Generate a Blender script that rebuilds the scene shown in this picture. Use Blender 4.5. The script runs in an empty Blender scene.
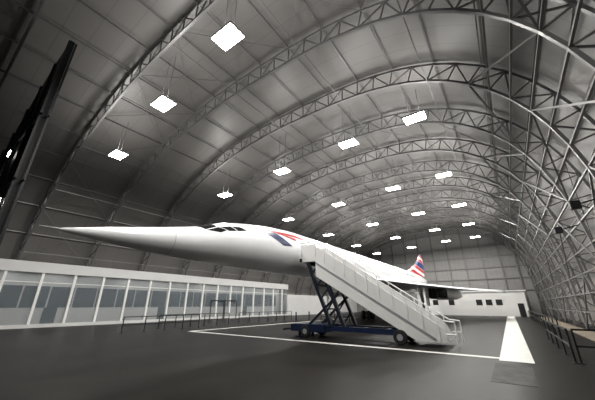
import bpy, math, bmesh
from mathutils import Vector, Matrix
S=bpy.context.scene
H_CAM=1.95
# ---------------------------------------------------------------- materials
def mat(name,col,rough=0.5,metal=0.0,noise=0.0,nscale=3.0,emit=None,estr=0,bump=0,alpha=None,spec=None,coat=0):
    m=bpy.data.materials.new(name); m.use_nodes=True
    nt=m.node_tree; b=nt.nodes['Principled BSDF']
    b.inputs['Base Color'].default_value=(*col,1); b.inputs['Roughness'].default_value=rough
    b.inputs['Metallic'].default_value=metal
    if spec is not None: b.inputs['Specular IOR Level'].default_value=spec
    if coat: b.inputs['Coat Weight'].default_value=coat; b.inputs['Coat Roughness'].default_value=0.08
    if noise>0 or bump>0:
        tc=nt.nodes.new('ShaderNodeTexCoord'); n=nt.nodes.new('ShaderNodeTexNoise')
        n.inputs['Scale'].default_value=nscale; n.inputs['Detail'].default_value=6
        nt.links.new(tc.outputs['Object'],n.inputs['Vector'])
        if noise>0:
            r=nt.nodes.new('ShaderNodeValToRGB')
            r.color_ramp.elements[0].position=0.3; r.color_ramp.elements[1].position=0.7
            r.color_ramp.elements[0].color=(*[c*(1-noise) for c in col],1)
            r.color_ramp.elements[1].color=(*[min(1,c*(1+noise)) for c in col],1)
            nt.links.new(n.outputs['Fac'],r.inputs['Fac']); nt.links.new(r.outputs['Color'],b.inputs['Base Color'])
        if bump>0:
            bp=nt.nodes.new('ShaderNodeBump'); bp.inputs['Strength'].default_value=bump
            nt.links.new(n.outputs['Fac'],bp.inputs['Height']); nt.links.new(bp.outputs['Normal'],b.inputs['Normal'])
    if emit:
        b.inputs['Emission Color'].default_value=(*emit,1); b.inputs['Emission Strength'].default_value=estr
    if alpha is not None:
        b.inputs['Alpha'].default_value=alpha
    return m
def seam_mat(name,col,axis,period,dark=0.6,width=0.06,rough=0.5,noise=0.05,metal=0.0,spec=None):
    m=mat(name,col,rough,metal,noise,0.25,spec=spec)
    nt=m.node_tree; b=nt.nodes['Principled BSDF']
    src=b.inputs['Base Color'].links[0].from_socket
    tc=nt.nodes.new('ShaderNodeTexCoord'); sp=nt.nodes.new('ShaderNodeSeparateXYZ')
    nt.links.new(tc.outputs['Object'],sp.inputs[0])
    d=nt.nodes.new('ShaderNodeMath'); d.operation='DIVIDE'; d.inputs[1].default_value=period
    nt.links.new(sp.outputs[axis],d.inputs[0])
    f=nt.nodes.new('ShaderNodeMath'); f.operation='FRACT'; nt.links.new(d.outputs[0],f.inputs[0])
    l=nt.nodes.new('ShaderNodeMath'); l.operation='LESS_THAN'; l.inputs[1].default_value=width
    nt.links.new(f.outputs[0],l.inputs[0])
    mx=nt.nodes.new('ShaderNodeMix'); mx.data_type='RGBA'; mx.blend_type='MULTIPLY'
    nt.links.new(l.outputs[0],mx.inputs[0]); nt.links.new(src,mx.inputs[6])
    mx.inputs[7].default_value=(dark,dark,dark,1)
    nt.links.new(mx.outputs[2],b.inputs['Base Color'])
    return m
M={}
M['floor']=mat('floor_tarmac',(0.0125,0.0112,0.0102),0.38,0,0.3,0.6,spec=0.045)
M['line']=mat('line_paint',(0.55,0.55,0.52),0.5,0,0.10,2,spec=0.2)
M['wornline']=mat('worn_paint',(0.04,0.04,0.038),0.6,0,0.4,3,spec=0.1)
M['tan']=mat('tan_floor',(0.17,0.14,0.10),0.6,0,0.2,1)
M['roof']=seam_mat('roof_cladding',(0.160,0.153,0.147),1,1.5,0.78,0.04,0.42,0.04,0.0,0.5)
M['wallc']=seam_mat('wall_cladding',(0.24,0.228,0.212),1,1.5,0.7,0.04,0.5)
M['endw']=seam_mat('end_cladding',(0.24,0.236,0.232),0,1.0,0.75,0.05)
M['steel']=mat('galvanised_steel',(0.16,0.158,0.156),0.4,0.2,0.05,2)
M['dsteel']=mat('dark_steel',(0.012,0.012,0.014),0.5,0.3)
M['ddoor']=seam_mat('dark_door_cladding',(0.02,0.02,0.022),0,0.8,0.4,0.12,spec=0.2)
M['white']=mat('white_paint',(0.76,0.76,0.75),0.35,0,0.02,1)
M['wallwhite']=mat('wall_white',(0.55,0.55,0.545),0.5,0,0.03,0.6)
M['hull']=mat('aircraft_white',(0.84,0.845,0.86),0.3,0,0.015,0.5,coat=0.6)
M['hullgrey']=mat('aircraft_grey',(0.30,0.31,0.33),0.35,0.1)
M['wingtop']=mat('wing_white',(0.62,0.64,0.66),0.35,0,0.05,0.4)
M['black']=mat('black_glass',(0.01,0.01,0.012),0.1)
M['winglass']=mat('window_glass',(0.03,0.038,0.046),0.1)
M['blue']=mat('livery_blue',(0.006,0.016,0.085),0.3)
M['red']=mat('livery_red',(0.5,0.012,0.02),0.3)
M['sblue']=mat('stairs_blue',(0.005,0.012,0.045),0.4,0,0.1,3)
M['sdark']=mat('lift_frame_dark',(0.008,0.011,0.022),0.45)
M['tyre']=mat('tyre_rubber',(0.008,0.008,0.008),0.8)
M['tread']=mat('step_tread',(0.14,0.14,0.14),0.7)
M['lamp']=mat('lamp_panel',(1,1,1),0.5,0,0,1,(1,0.97,0.9),40)
M['tube']=mat('interior_tube',(1,1,1),0.5,0,0,1,(1,0.98,0.94),6)
M['lampoff']=mat('lamp_house',(0.3,0.3,0.3),0.5)
M['glass']=mat('clear_glass',(0.35,0.4,0.43),0.02,0,0,1,alpha=0.15)
M['innerwall']=mat('interior_wall',(0.36,0.36,0.35),0.6,0,0.05,1)
def finmat():
    m=bpy.data.materials.new('fin_livery'); m.use_nodes=True; nt=m.node_tree; b=nt.nodes['Principled BSDF']
    b.inputs['Roughness'].default_value=0.3
    tc=nt.nodes.new('ShaderNodeTexCoord'); mp=nt.nodes.new('ShaderNodeMapping')
    mp.inputs['Rotation'].default_value=(math.radians(38),0,0); mp.inputs['Scale'].default_value=(1,0.12,1)
    w=nt.nodes.new('ShaderNodeTexWave'); w.bands_direction='Z'; w.inputs['Scale'].default_value=0.13; w.inputs['Distortion'].default_value=1.6; w.inputs['Detail'].default_value=0; w.inputs['Phase Offset'].default_value=2.2
    r=nt.nodes.new('ShaderNodeValToRGB'); r.color_ramp.interpolation='CONSTANT'
    e=r.color_ramp.elements; e[0].color=(0.012,0.03,0.16,1); e[1].position=0.36; e[1].color=(0.85,0.85,0.85,1)
    x=e.new(0.42); x.color=(0.5,0.015,0.02,1); x=e.new(0.93); x.color=(0.85,0.85,0.85,1)
    nt.links.new(tc.outputs['Object'],mp.inputs[0]); nt.links.new(mp.outputs[0],w.inputs[0]); nt.links.new(w.outputs['Fac'],r.inputs[0]); nt.links.new(r.outputs[0],b.inputs['Base Color'])
    return m
M['fin']=finmat()
# ---------------------------------------------------------------- mesh helpers
class MB:
    def __init__(s): s.v=[]; s.f=[]
    def box(s,a,b):
        x0,y0,z0=a; x1,y1,z1=b; n=len(s.v)
        s.v+=[(x0,y0,z0),(x1,y0,z0),(x1,y1,z0),(x0,y1,z0),(x0,y0,z1),(x1,y0,z1),(x1,y1,z1),(x0,y1,z1)]
        s.f+=[tuple(n+i for i in q) for q in ((0,3,2,1),(4,5,6,7),(0,1,5,4),(1,2,6,5),(2,3,7,6),(3,0,4,7))]
        return s
    def beam(s,p,q,w,h=None):
        h=h or w; p=Vector(p); q=Vector(q); d=(q-p)
        if d.length<1e-6: return s
        d.normalize(); up=Vector((0,0,1)) if abs(d.z)<0.95 else Vector((0,1,0))
        r=d.cross(up).normalized(); u=r.cross(d).normalized(); n=len(s.v)
        for c in (p,q):
            for a,b in ((-1,-1),(1,-1),(1,1),(-1,1)):
                s.v.append(tuple(c+r*a*w/2+u*b*h/2))
        s.f+=[tuple(n+i for i in t) for t in ((0,1,2,3),(7,6,5,4),(0,4,5,1),(1,5,6,2),(2,6,7,3),(3,7,4,0))]
        return s
    def cyl(s,p,q,r1,r2=None,n=16):
        r2=r1 if r2 is None else r2
        p=Vector(p); q=Vector(q); d=(q-p).normalized(); up=Vector((0,0,1)) if abs(d.z)<0.95 else Vector((0,1,0))
        r=d.cross(up).normalized(); u=r.cross(d).normalized(); k=len(s.v)
        for c,rr in ((p,r1),(q,r2)):
            for i in range(n):
                a=2*math.pi*i/n; s.v.append(tuple(c+r*rr*math.cos(a)+u*rr*math.sin(a)))
        for i in range(n):
            j=(i+1)%n; s.f.append((k+i,k+j,k+n+j,k+n+i))
        s.f.append(tuple(k+i for i in reversed(range(n)))); s.f.append(tuple(k+n+i for i in range(n)))
        return s
    def grid(s,rows,closed=False):
        k=len(s.v); n=len(rows[0])
        for r in rows: s.v+= [tuple(p) for p in r]
        for i in range(len(rows)-1):
            for j in range(n if closed else n-1):
                j2=(j+1)%n
                s.f.append((k+i*n+j,k+i*n+j2,k+(i+1)*n+j2,k+(i+1)*n+j))
        return s
    def poly_prism(s,pts,off):
        n=len(pts);k=len(s.v); off=Vector(off)
        s.v+=[tuple(p) for p in pts]+[tuple(Vector(p)+off) for p in pts]
        s.f.append(tuple(k+i for i in range(n))); s.f.append(tuple(k+n+i for i in reversed(range(n))))
        for i in range(n):
            j=(i+1)%n; s.f.append((k+i,k+n+i,k+n+j,k+j))
        return s
    def obj(s,name,m,parent=None,smooth=False,bevel=0,fix=True):
        me=bpy.data.meshes.new(name); me.from_pydata(s.v,[],s.f)
        if fix:
            bm=bmesh.new(); bm.from_mesh(me); bmesh.ops.recalc_face_normals(bm,faces=bm.faces); bm.to_mesh(me); bm.free()
        me.materials.append(M[m] if isinstance(m,str) else m)
        if smooth:
            for p in me.polygons: p.use_smooth=True
        o=bpy.data.objects.new(name,me); S.collection.objects.link(o)
        if parent: o.parent=parent
        if bevel:
            b=o.modifiers.new('bevel','BEVEL'); b.width=bevel; b.segments=2; b.limit_method='ANGLE'
        return o
def empty(name,loc=(0,0,0)):
    e=bpy.data.objects.new(name,None); e.location=loc; S.collection.objects.link(e); return e
# ---------------------------------------------------------------- hangar
XC=-12.4; HA=18.8; WL=26.2; NL=2.2; WR=17.5; NR=3.0
Y0=-4.0; Y1=79.0
def arch_raw(off):
    pts=[]
    N=400
    base=[]
    for i in range(N+1):
        t=math.pi*i/N; c=math.cos(t); s_=math.sin(t)
        n,w=(NR,WR) if c>0 else (NL,WL)
        base.append(Vector((XC+math.copysign(abs(c)**(2/n)*w,c),0,HA*max(s_,0)**(2/n))))
    for i,p in enumerate(base):
        a=base[max(0,i-1)]; b=base[min(N,i+1)]; d=(b-a).normalized()
        nrm=Vector((d.z,0,-d.x))
        if nrm.dot(p-Vector((XC,0,4)))<0: nrm=-nrm
        if i in (0,N): nrm=Vector((1 if i==0 else -1,0,0))
        pts.append(p+nrm*off)
    return base,pts
def resample(base,pts,n):
    L=[0]
    for i in range(1,len(base)): L.append(L[-1]+(base[i]-base[i-1]).length)
    out=[];outb=[]; j=0
    for k in range(n+1):
        t=L[-1]*k/n
        while j<len(L)-2 and L[j+1]<t: j+=1
        f=(t-L[j])/max(1e-9,L[j+1]-L[j]); f=min(max(f,0),1)
        out.append(pts[j].lerp(pts[j+1],f)); outb.append(base[j].lerp(base[j+1],f))
    return outb,out
b0,o0=arch_raw(1.3)
NP=48
INN,OUT=resample(b0,o0,NP)
b1,o1=arch_raw(1.6)
_,SHELL=resample(b1,o1,80)
arch_y=[0.2+6.0*i for i in range(14)]
def at(p,y): return (p.x,y,max(p.z,0.0))
master=MB()
for i in range(NP):
    master.beam(at(INN[i],0),at(INN[i+1],0),0.17,0.15)
    master.beam(at(OUT[i],0),at(OUT[i+1],0),0.17,0.15)
    master.beam(at(INN[i],0),at(OUT[i],0),0.075)
    if i%2==0: master.beam(at(INN[i],0),at(OUT[i+1],0),0.08)
    else: master.beam(at(OUT[i],0),at(INN[i+1],0),0.08)
first=master.obj('roof_truss','steel')
first.location.y=arch_y[0]
for y in arch_y[1:]:
    o=bpy.data.objects.new('roof_truss',first.data); o.location.y=y; S.collection.objects.link(o)
pu=MB()
for i in range(2,NP,2):
    p=OUT[i]; q=(p-INN[i]).normalized()*0.12
    pu.beam((p.x+q.x,Y0,p.z+q.z),(p.x+q.x,Y1,p.z+q.z),0.06,0.10)
pu.obj('roof_purlins','steel')
tie=MB()
for i in (14,19,24,29,34,38,43):
    p=INN[i]; tie.beam((p.x,arch_y[1],p.z),(p.x,arch_y[-1],p.z),0.06)
for k in (1,4,7,10):
    ya,yb=arch_y[k],arch_y[k+1]
    for i in range(0,NP,4):
        a=OUT[i]; b=OUT[min(NP,i+4)]
        tie.beam(at(a,ya),at(b,yb),0.04); tie.beam(at(a,yb),at(b,ya),0.04)
for k in range(1,len(arch_y)-1):
    ya,yb=arch_y[k],arch_y[k+1]
    for i,j in ((0,3),(3,6),(6,9),(9,12)):
        a=INN[i]; b=INN[j]
        if k%2==0: tie.beam(at(a,ya),at(b,yb),0.09)
        else: tie.beam(at(a,yb),at(b,ya),0.09)
for i in range(1,12):
    p=INN[i]; tie.beam((p.x,arch_y[1],p.z),(p.x,arch_y[-1],p.z),0.1)
tie.obj('truss_bracing','steel')
# shell
ki=[i for i,p in enumerate(SHELL) if p.z>4.0]; ia,ib=ki[0],ki[-1]
ny=24
def shell(idx,name,m):
    rows=[[ (SHELL[i].x,Y0+(Y1-Y0)*k/ny,max(0,SHELL[i].z)) for i in idx] for k in range(ny+1)]
    MB().grid(rows).obj(name,m,smooth=True,fix=False)
shell(range(ia,ib+1),'ceiling','roof')
shell(range(0,ia+1),'wall_right','wallc')
shell(range(ib,len(SHELL)),'wall_left','wallc')
for nm,y,yo in (('wall_back',Y1,0.2),('wall_front',Y0-0.2,0.2)):
    MB().poly_prism([(p.x,y,max(0,p.z)) for p in SHELL],(0,yo,0)).obj(nm,'endw' if nm=='wall_back' else 'ddoor')
ew=MB()
for i in range(10,72,4):
    p=SHELL[i]; ew.box((p.x-0.12,Y1-0.3,0),(p.x+0.12,Y1-0.02,p.z-0.3))
for z in (5,7.5,10,12.5,15):
    xs=[p.x for p in SHELL if p.z>z]; ew.box((min(xs)+.3,Y1-0.35,z-0.08),(max(xs)-.3,Y1-0.2,z+0.08))
ew.obj('end_wall_columns','steel')
# floor
MB().box((-45,Y0-1,-0.2),(12,Y1+1,0)).obj('floor','floor')
fm=MB()
fm.box((-0.75,14.0,0.0),(0.30,66,0.008))
fm.box((-20.7,14.4,0.0),(-0.75,14.75,0.008))
fm.box((-21.05,14.4,0.0),(-20.7,60,0.008))
fm.obj('floor_marking','line')
MB().box((-0.85,10.2,0.0),(0.15,13.4,0.006)).obj('floor_marking','wornline')
MB().box((3.5,20,0.0),(4.75,66,0.02)).obj('walkway_strip','tan')
# hangar sliding door, dark, left front
dp=[]
for p in INN:
    if -37.2<p.x<-18: dp.append((p.x,2.25,max(0.0,p.z-0.5)))
dp=[(dp[0][0],2.25,0)]+dp+[(dp[-1][0],2.25,0)]
sd=empty('hangar_sliding_door')
MB().poly_prism(dp,(0,-0.25,0)).obj('door_leaf','ddoor',sd)
r=MB()
x=-36
while x<-18.8:
    zz=max([p.z for p in INN if abs(p.x-x)<1.4]+[3])-0.9
    for ya,yb in ((1.9,2.0),(2.25,2.35)): r.box((x-0.05,ya,0.05),(x+0.05,yb,max(zz,1)))
    x+=2.4
for z in (4,8,12): 
    xs=[p.x for p in INN if p.z>z+0.8]
    for ya,yb in ((1.93,2.0),(2.25,2.32)): r.box((max(-36.5,min(xs)),ya,z-0.06),(-18.9,yb,z+0.06))
r.obj('door_ribs','dsteel',sd)
for x,z in ((-24,11.0),(-19.8,6.8)):
    e=empty('bulkhead_lamp',(x,1.8,z))
    MB().box((-.25,0,-.18),(.25,.1,.18)).obj('lamp_body','lampoff',e,bevel=.02)
    MB().box((-.22,-.05,-.15),(.22,0.0,.15)).obj('lamp_lens','lamp',e)
# ---------------------------------------------------------------- lamps
def lamp(x,y,z,w=1.5,l=1.0,power=880):
    e=empty('high_bay_lamp',(x,y,z))
    MB().box((-w/2,-l/2,0.02),(w/2,l/2,0.16)).obj('housing','lampoff',e,bevel=0.02)
    MB().box((-w/2+.02,-l/2+.02,-0.01),(w/2-.02,l/2-.02,0.018)).obj('diffuser','lamp',e,bevel=0.01)
    zz=min((abs(p.x-x),p.z) for p in INN if p.z>8)[1]
    MB().beam((-0.4,0,0.16),(-0.4,0,zz-z),0.025).beam((0.4,0,0.16),(0.4,0,zz-z),0.025).obj('rods','steel',e)
    for nm,dz,rot,pw in (('down',-0.04,0,power),('up',0.2,math.pi,power*0.30)):
        L=bpy.data.lights.new('lamp_light_'+nm,'AREA'); L.shape='RECTANGLE'; L.size=w; L.size_y=l; L.energy=pw; L.color=(1,0.975,0.93)
        o=bpy.data.objects.new('light_'+nm,L); o.location=(0,0,dz); o.rotation_euler=(rot,0,0); o.parent=e; S.collection.objects.link(o)
for x,y,z in ((-2.9,7.0,15.2),(-9.1,6.4,15.05),(-16.2,7.0,14.6),(-24.5,7.85,13.9)): lamp(x,y,z)
for y in (19.2,31.2,43.2,55.2,67.2):
    for x,z in ((-2.9,15.1),(-8.4,14.9),(-15.7,14.4),(-24.1,13.8)):
        lamp(x,y,z,1.7 if y>40 else 1.5)
# ---------------------------------------------------------------- aircraft
AX=-13.0; AY=2.85
plane=empty('supersonic_airliner',(AX,AY,0))
ST=[(0,4.585,4.60,.01),(0.3,4.51,4.69,.09),(1,4.43,4.85,.2),(2.2,4.32,5.12,.38),(4,4.2,5.52,.64),(5.5,4.13,5.88,.86),(6.3,4.11,6.14,.95),
(7.2,4.09,6.45,1.05),(8.2,4.08,6.68,1.14),(9.5,4.07,6.90,1.25),(11.5,4.05,7.14,1.37),(14,4.05,7.28,1.44),(20,4.05,7.3,1.44),(30,4.05,7.3,1.44),(45,4.05,7.3,1.44),(50,4.35,7.25,1.3),(55,5.0,7.1,.95),(59,5.7,6.85,.5),(61.6,6.2,6.5,.08)]
def hull(s):
    s=min(max(s,0),ST[-1][0]-1e-6)
    for i in range(len(ST)-1):
        if ST[i][0]<=s<=ST[i+1][0]: break
    a,b=ST[i],ST[i+1]; h=b[0]-a[0]; t=(s-a[0])/h; out=[]
    def slope(k,c):
        if k==0: return (ST[1][c]-ST[0][c])/(ST[1][0]-ST[0][0])
        if k==len(ST)-1: return (ST[k][c]-ST[k-1][c])/(ST[k][0]-ST[k-1][0])
        d1=(ST[k][c]-ST[k-1][c])/(ST[k][0]-ST[k-1][0]); d2=(ST[k+1][c]-ST[k][c])/(ST[k+1][0]-ST[k][0])
        if d1*d2<=0: return 0
        return 2*d1*d2/(d1+d2)
    for c in (1,2,3):
        m0,m1=slope(i,c)*h,slope(i+1,c)*h
        out.append((2*t**3-3*t*t+1)*a[c]+(t**3-2*t*t+t)*m0+(-2*t**3+3*t*t)*b[c]+(t**3-t*t)*m1)
    return out
def surf(s,deg,off=0.0):
    zb,zt,hw=hull(s); zc=(zb+zt)/2; hh=(zt-zb)/2; a=math.radians(deg)
    return Vector(((hw+off)*math.sin(a),s,zc+(hh+off)*math.cos(a)))
rows=[]; s=0
ss=[0,.1,.3,.6]+[1+0.4*i for i in range(40)]+[17+1.5*i for i in range(19)]+[45+0.8*i for i in range(21)]
for s in ss: rows.append([surf(s,360*j/48) for j in range(48)])
fus=MB().grid(rows,True)
fus.f.append(tuple(range(48))); fus.f.append(tuple(len(fus.v)-48+j for j in range(48)))
fus.obj('fuselage','hull',plane,smooth=True)
def patch(mb,c,off=0.012,n=8):
    for sgn in (1,-1):
        rows=[]
        for i in range(n+1):
            r=[]
            for j in range(n+1):
                u=i/n;v=j/n
                s_=(1-u)*(1-v)*c[0][0]+u*(1-v)*c[1][0]+u*v*c[2][0]+(1-u)*v*c[3][0]
                d_=(1-u)*(1-v)*c[0][1]+u*(1-v)*c[1][1]+u*v*c[2][1]+(1-u)*v*c[3][1]
                r.append(surf(s_,sgn*d_,off))
            rows.append(r)
        mb.grid(rows)
cw=MB()
patch(cw,[(5.4,2),(6.5,2),(6.65,38),(5.9,46)])
patch(cw,[(5.95,50),(6.7,42),(7.15,58),(6.75,64)])
patch(cw,[(6.85,44),(7.5,43),(7.85,60),(7.3,60)])
patch(cw,[(7.6,43),(8.15,44),(8.6,57),(7.95,60)])
cw.obj('cockpit_windows','black',plane,fix=False)
MB().cyl((0,-0.5,4.59),(0,0.15,4.6),0.015,0.035,8).obj('nose_probe','hullgrey',plane)
v=MB(); 
for sgn in (1,-1): 
    pts=[surf(4.3,sgn*a,0.006) for a in range(0,181,6)]
    pts2=[surf(4.32,sgn*a,0.006) for a in range(0,181,6)]
    v.grid([pts,pts2])
v.obj('visor_seam','hullgrey',plane,fix=False)
bl=MB(); patch(bl,[(9.9,54),(11.1,52),(12.7,84),(11.7,86)]); bl.obj('livery_blue_panel','blue',plane,fix=False)
rd=MB(); patch(rd,[(10.2,46),(13.2,60),(13.3,68),(11.3,53)],0.016); patch(rd,[(10.2,46),(13.2,47),(15.4,58),(12.0,53)],0.02); rd.obj('livery_red_ribbon','red',plane,fix=False)
dr=MB(); patch(dr,[(13.7,62),(14.6,62),(14.6,105),(13.7,105)],0.022); dr.obj('cabin_door','hullgrey',plane,fix=False)
pw=MB()
s=15.6
while s<46:
    for sgn in (1,-1):
        pw.grid([[surf(s,sgn*66,0.015),surf(s,sgn*72,0.015)],[surf(s+.18,sgn*66,0.015),surf(s+.18,sgn*72,0.015)]])
    s+=0.62
pw.obj('cabin_windows','black',plane,fix=False)
# wing
LE=[(0.3,15.5),(1.2,16.5),(1.5,18.5),(2.2,22.5),(3.3,27),(4.6,31.5),(6.3,36.5),(8.7,42),(10.9,46),(12.3,49),(12.8,51)]
def lerp_tab(T,x):
    for i in range(len(T)-1):
        if T[i][0]<=x<=T[i+1][0]:
            f=(x-T[i][0])/(T[i+1][0]-T[i][0]); return T[i][1]+f*(T[i+1][1]-T[i][1])
    return T[-1][1]
for sgn,nm in ((1,'wing_port'),(-1,'wing_starboard')):
    rows=[]
    ys=[0.3,0.8,1.2,1.5,1.85,2.2,2.75,3.3,3.95,4.6,5.45,6.3,7.5,8.7,9.8,10.9,11.6,12.3,12.6,12.8]
    for y in ys:
        le=lerp_tab(LE,y); te=54.6-(y/12.8)*1.8
        zm=4.5-0.035*y; ch=te-le; th=min(0.75,0.03*ch+0.08)*(1-0.35*y/12.8)
        up=[];lo=[]
        n=14
        for k in range(n+1):
            t=k/n; t=t*t*(3-2*t); pr=math.sqrt(max(0,t))*(1-t)*1.9+0.02
            s_=le+t*ch; dz=-0.45*(1-t)**3*(y/12.8)
            up.append((sgn*y,s_,zm+dz+th*pr*0.5)); lo.append((sgn*y,s_,zm+dz-th*pr*0.5))
        rows.append(up+lo[::-1])
    w=MB().grid(rows,True); w.f.append(tuple(len(w.v)-30+j for j in range(30)))
    w.obj(nm,'wingtop',plane,smooth=True)
    nb=MB(); rr=[]
    for s_,z0,z1,hw in ((40.0,2.75,4.2,1.3),(41,2.7,4.25,1.35),(46,2.65,4.3,1.4),(51,2.75,4.3,1.35),(55,3.0,4.3,1.25),(57,3.15,4.2,1.15)):
        ring=[]
        for j in range(24):
            a=2*math.pi*j/24; c,si=math.cos(a),math.sin(a)
            ring.append((sgn*5.3+math.copysign(abs(c)**0.35,c)*hw,s_,(z0+z1)/2+math.copysign(abs(si)**0.35,si)*(z1-z0)/2))
        rr.append(ring)
    nb.grid(rr,True); nb.obj('engine_nacelle_'+nm[5:],'hullgrey',plane,smooth=True)
    ik=MB()
    for q in (-0.65,0.65):
        ik.box((sgn*5.3+q-0.55,39.95,2.9),(sgn*5.3+q+0.55,40.6,4.05)); ik.cyl((sgn*5.3+q,56.4,3.68),(sgn*5.3+q,57.1,3.68),0.5)
    ik.obj('engine_intakes_'+nm[5:],'black',plane)
    g=MB().cyl((sgn*3.86,38,4.3),(sgn*3.86,38.1,0.75),0.16).cyl((sgn*3.86,36.5,4.0),(sgn*3.86,38,1.6),0.07).beam((sgn*3.86,37.2,0.6),(sgn*3.86,38.9,0.6),0.2)
    g.box((sgn*4.5-0.03,37.2,1.8),(sgn*4.5+0.03,38.9,4.1))
    g.obj('main_gear_leg_'+nm[5:],'white',plane)
    t=MB()
    for dy in (37.2,38.9):
        for dx in (-0.34,0.34): t.cyl((sgn*3.86+dx-.17,dy,0.6),(sgn*3.86+dx+.17,dy,0.6),0.6,n=24)
    t.obj('main_gear_wheels_'+nm[5:],'tyre',plane,bevel=0.05)
g=MB().cyl((0,20.0,4.3),(0,19.8,0.4),0.12).cyl((0,22.0,4.2),(0,19.9,1.8),0.06).cyl((-0.35,19.8,0.4),(0.35,19.8,0.4),0.08)
for q in (-0.5,0.5): g.box((q-.02,19.2,3.0),(q+.02,21.2,4.2))
g.obj('nose_gear_leg','white',plane)
MB().cyl((-.42,19.8,.4),(-.2,19.8,.4),.4,n=24).cyl((.2,19.8,.4),(.42,19.8,.4),.4,n=24).obj('nose_gear_wheels','tyre',plane,bevel=0.04)
fo=[(45.5,7.0),(49,7.9),(52.5,8.9),(55.5,10.3),(57.6,11.4),(58.6,11.75),(59.8,11.75),(60.6,10.0),(60.2,7.6),(58.9,6.8)]
fb=MB(); C=(55.5,8.0)
def ringf(x,k): return [(x,C[0]+(a-C[0])*k,C[1]+(b-C[1])*k) for a,b in fo]
fb.grid([ringf(-0.2,0.75),ringf(0,1.0),ringf(0.2,0.75)],True); n=len(fo)
fb.f.append(tuple(range(n))); fb.f.append(tuple(2*n+i for i in range(n)))
fb.obj('tail_fin','fin',plane)
# ---------------------------------------------------------------- passenger stairs
st=empty('passenger_boarding_stairs')
xb,xt,zt_=-3.1,-10.2,5.0; YA,YB=16.3,18.1
def zl(x): return 0.25+(x-xb)/(xt-xb)*(zt_-0.25)
for y,nm in ((YA,'near'),(YB,'far')):
    yy=y
    MB().poly_prism([(xb+0.35,yy,0.22),(xb+0.1,yy,0.95),(xt,yy,zt_+0.85),(xt,yy,zt_-1.25),(xb-1.1,yy,0.22)],(0,0.06,0)).obj('side_panel_'+nm,'white',st)
    h=MB()
    h.cyl((xb+0.25,yy+.03,1.2),(xt,yy+.03,zt_+1.12),0.035,n=8)
    h.cyl((xb+0.25,yy+.03,1.2),(xb+0.75,yy+.03,1.15),0.035,n=8).cyl((xb+0.75,yy+.03,1.15),(xb+0.75,yy+.03,0.1),0.035,n=8).cyl((xb+0.3,yy+.03,0.6),(xb+0.75,yy+.03,0.6),0.03,n=8)
    for k in range(11):
        x=xb+(xt-xb)*k/10; h.beam((x,yy-0.02,zl(x)+0.05),(x,yy-0.02,zl(x)+1.1),0.05)
    h.cyl((xt,yy+.03,zt_+1.12),(-11.45,yy+.03,zt_+1.12),0.035,n=8)
    h.obj('handrail_'+nm,'white',st)
    MB().box((-11.35,yy,zt_-0.25),(xt,yy+0.06,zt_+0.95)).obj('platform_side_'+nm,'white',st)
    MB().beam((xb-0.2,yy+(.03),0.35),(xt,yy+.03,zt_-0.35),0.14,0.1).obj('stringer_'+nm,'hullgrey',st)
t=MB(); ns=24
for k in range(ns):
    x=xb+(xt-xb)*k/ns; z=zl(x); dx=(xt-xb)/ns
    t.box((x+dx,YA+.06,z-0.04),(x,YB,z)); t.box((x+dx-0.02,YA+.06,z),(x+dx,YB,z+0.2))
t.box((-11.5,YA+.06,zt_-0.1),(xt,YB,zt_))
t.obj('treads_and_platform','tread',st)
MB().box((-11.52,YA-0.05,zt_-0.22),(-11.3,YB+0.1,zt_+0.03)).obj('bumper','tyre',st,bevel=0.04)
c=MB(); d=MB()
for y in (YA+0.1,YB-0.1):
    c.beam((-12.1,y,0.62),(-3.4,y,0.55),0.14,0.28)
    d.beam((-9.2,y,0.7),(-10.9,y,4.75),0.2); d.beam((-8.3,y,0.7),(-9.9,y,4.6),0.18)
    d.beam((-10.9,y,0.7),(-8.6,y,2.6),0.12)
    for k in range(5):
        f=k/5;g2=(k+1)/5
        d.beam((-9.2-1.7*f,y,0.7+4.05*f),(-8.3-1.6*g2,y,0.7+3.9*g2),0.08)
    d.beam((-5.2,y,0.6),(-5.4,y,zl(-5.4)-0.4),0.12)
    c.beam((-11.6,y,0.75),(-11.6,y,0.05),0.12); c.box((-11.8,y-0.2,0),(-11.4,y+0.2,0.06))
    c.beam((-11.9,y,0.9),(-11.9,y,1.5),0.06)
for x in (-12.0,-10.5,-9.0,-7.5,-6,-4): c.beam((x,YA+0.1,0.6),(x,YB-0.1,0.6),0.12)
for x,z in ((-9.6,1.7),(-10.3,3.2),(-10.85,4.6)): d.beam((x,YA+.1,z),(x,YB-.1,z),0.1)
c.box((-12.2,YA-0.1,0.35),(-9.6,YB+0.1,0.78)); c.beam((-12.2,17.2,0.5),(-13.6,17.2,0.3),0.1)
c.obj('chassis','sblue',st); d.obj('lift_frame','sdark',st)
w=MB()
for x in (-11.0,-5.0):
    for y in (YA-0.2,YB+0.0): w.cyl((x,y,0.36),(x,y+0.24,0.36),0.36,n=24)
w.obj('wheels','tyre',st,bevel=0.04)
w=MB()
for x in (-11.0,-5.0): w.cyl((x,YA-0.22,0.36),(x,YA-0.19,0.36),0.16,n=16)
w.obj('wheel_hubs','hullgrey',st)
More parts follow.
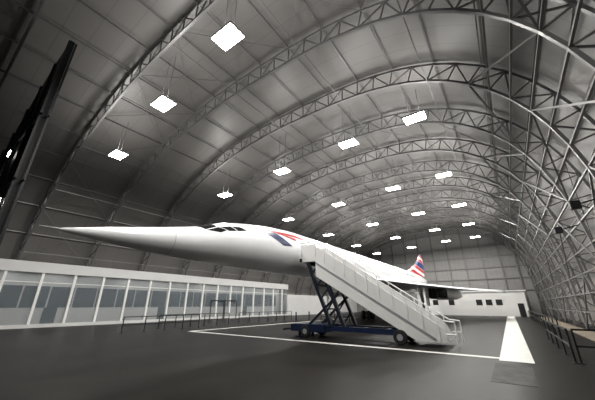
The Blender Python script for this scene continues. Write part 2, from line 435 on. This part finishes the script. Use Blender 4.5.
# ---------------------------------------------------------------- glazed visitor building (left)
gb=empty('glazed_visitor_building')
GX=-35.6; GT=5.75; GBm=4.8; GY0=2.6; GY1=46
MB().box((GX-0.2,GY0,GBm),(GX+0.25,GY1,GT)).obj('fascia','wallwhite',gb)
MB().box((GX-2.2,GY0,GBm+0.2),(GX-0.2,GY1,GBm+0.4)).obj('roof_slab','wallwhite',gb)
MB().box((GX-0.15,GY0,0),(GX+0.15,GY1,0.3)).obj('plinth','wallwhite',gb)
fr=MB(); y=GY0+0.1; gl=MB(); i=0
while y<GY1:
    fr.box((GX-0.1,y-0.1,0.3),(GX+0.14,y+0.1,GBm+.05)); y+=2.6
fr.box((GX-0.05,GY0,3.9),(GX+0.06,GY1,3.96))
fr.obj('mullions','white',gb)
gl.box((GX-0.02,GY0,0.3),(GX,GY1,GBm)); gl.obj('glazing','glass',gb)
MB().box((GX-2.2,GY0,0),(GX-2.1,GY1,GBm+.2)).obj('inner_partition','innerwall',gb)
iw=MB(); y=GY0+0.5
while y<GY1-2:
    iw.box((GX-2.1,y,1.7),(GX-2.05,y+1.95,3.7)); y+=2.1
for y in (9.2,21,36): iw.box((GX-2.1,y,0.05),(GX-2.04,y+1.1,1.7))
iw.obj('inner_windows','winglass',gb)
tb=MB(); y=5
while y<45: tb.box((GX-1.4,y,GBm+0.12),(GX-1.15,y+1.4,GBm+0.19)); y+=3.6
tb.obj('ceiling_tubes','tube',gb)
for y in (8,19,30,41):
    L=bpy.data.lights.new('interior_light','AREA'); L.shape='RECTANGLE'; L.size=0.5; L.size_y=9; L.energy=75; L.color=(1,0.98,0.95)
    o=bpy.data.objects.new('interior_light',L); o.location=(GX-1.0,y,GBm+0.05); o.parent=gb; S.collection.objects.link(o)
dd=MB()
for y in (27.6,30.2): dd.box((GX+0.15,y,0.02),(GX+0.22,y+0.12,2.6)); dd.box((GX+0.15,y+2.4,0.02),(GX+0.22,y+2.5,2.6)); dd.box((GX+0.15,y,2.5),(GX+0.22,y+2.5,2.62))
dd.obj('door_frames','dsteel',gb)
MB().box((GX-0.2,GY1,0),(GX+0.1,78.5,3.9)).obj('partition_wall','wallwhite')
# far white office block
ob=empty('site_office_block')
MB().box((-16,67,0),(2.6,74,4.3)).obj('block_body','white',ob)
MB().box((-16.3,66.7,4.3),(2.9,74.2,4.5)).obj('block_roof','white',ob)
wn=MB()
for x in (-13,-10,-5.2,-3.6,-2.0): wn.box((x,66.93,1.9),(x+1.0,67.0,2.9))
wn.box((1.2,66.93,0),(2.1,67.0,2.2))
wn.obj('block_windows','dsteel',ob)
# ---------------------------------------------------------------- railings
def rail(name,p,q,h=1.1,n=4,m='dsteel',t=0.06):
    b=MB(); p=Vector(p); q=Vector(q)
    for k in range(n+1):
        r=p.lerp(q,k/n); b.beam((r.x,r.y,0),(r.x,r.y,h),t); b.box((r.x-.1,r.y-.1,0),(r.x+.1,r.y+.1,0.02))
    for z in (h,h*0.5): b.beam((p.x,p.y,z),(q.x,q.y,z),t)
    b.obj(name,m)
rail('crowd_barrier',(-23.5,10.6,0),(-23.5,17.2,0),n=4)
rail('crowd_barrier',(-25.5,14.5,0),(-25.5,22.5,0),n=5)
rail('crowd_barrier',(-25.5,24,0),(-25.5,34,0),n=6)
rail('crowd_barrier',(-20,33,0),(-16,33,0),n=2)
rail('guard_railing',(1.5,15.0,0),(1.5,24.0,0),n=4)
rail('guard_railing',(1.65,15.0,0),(4.4,15.0,0),n=2)
rail('guard_railing',(2.2,25,0),(2.2,60,0),n=14)
for y in (18.2,24.2):
    e=empty('flood_lamp',(3.6,y,6.5)); MB().box((-.2,-.15,-.2),(.2,.15,.2)).obj('lamp_head','dsteel',e,bevel=.03); MB().beam((0,0,0),(1.0,0,0.2),0.06).obj('bracket','dsteel',e)
# ---------------------------------------------------------------- world / camera
wd=bpy.data.worlds.new('World'); S.world=wd; wd.use_nodes=True
wd.node_tree.nodes['Background'].inputs[0].default_value=(0.5,0.5,0.55,1); wd.node_tree.nodes['Background'].inputs[1].default_value=0.02
cam=bpy.data.cameras.new('Camera'); co=bpy.data.objects.new('Camera',cam); S.collection.objects.link(co)
co.location=(0,0,H_CAM); cam.sensor_width=36; cam.lens=276/595*36
co.rotation_euler=(math.radians(90+20.8),0,math.radians(35.7))
cam.clip_end=500; S.camera=co
S.view_settings.view_transform='Standard'
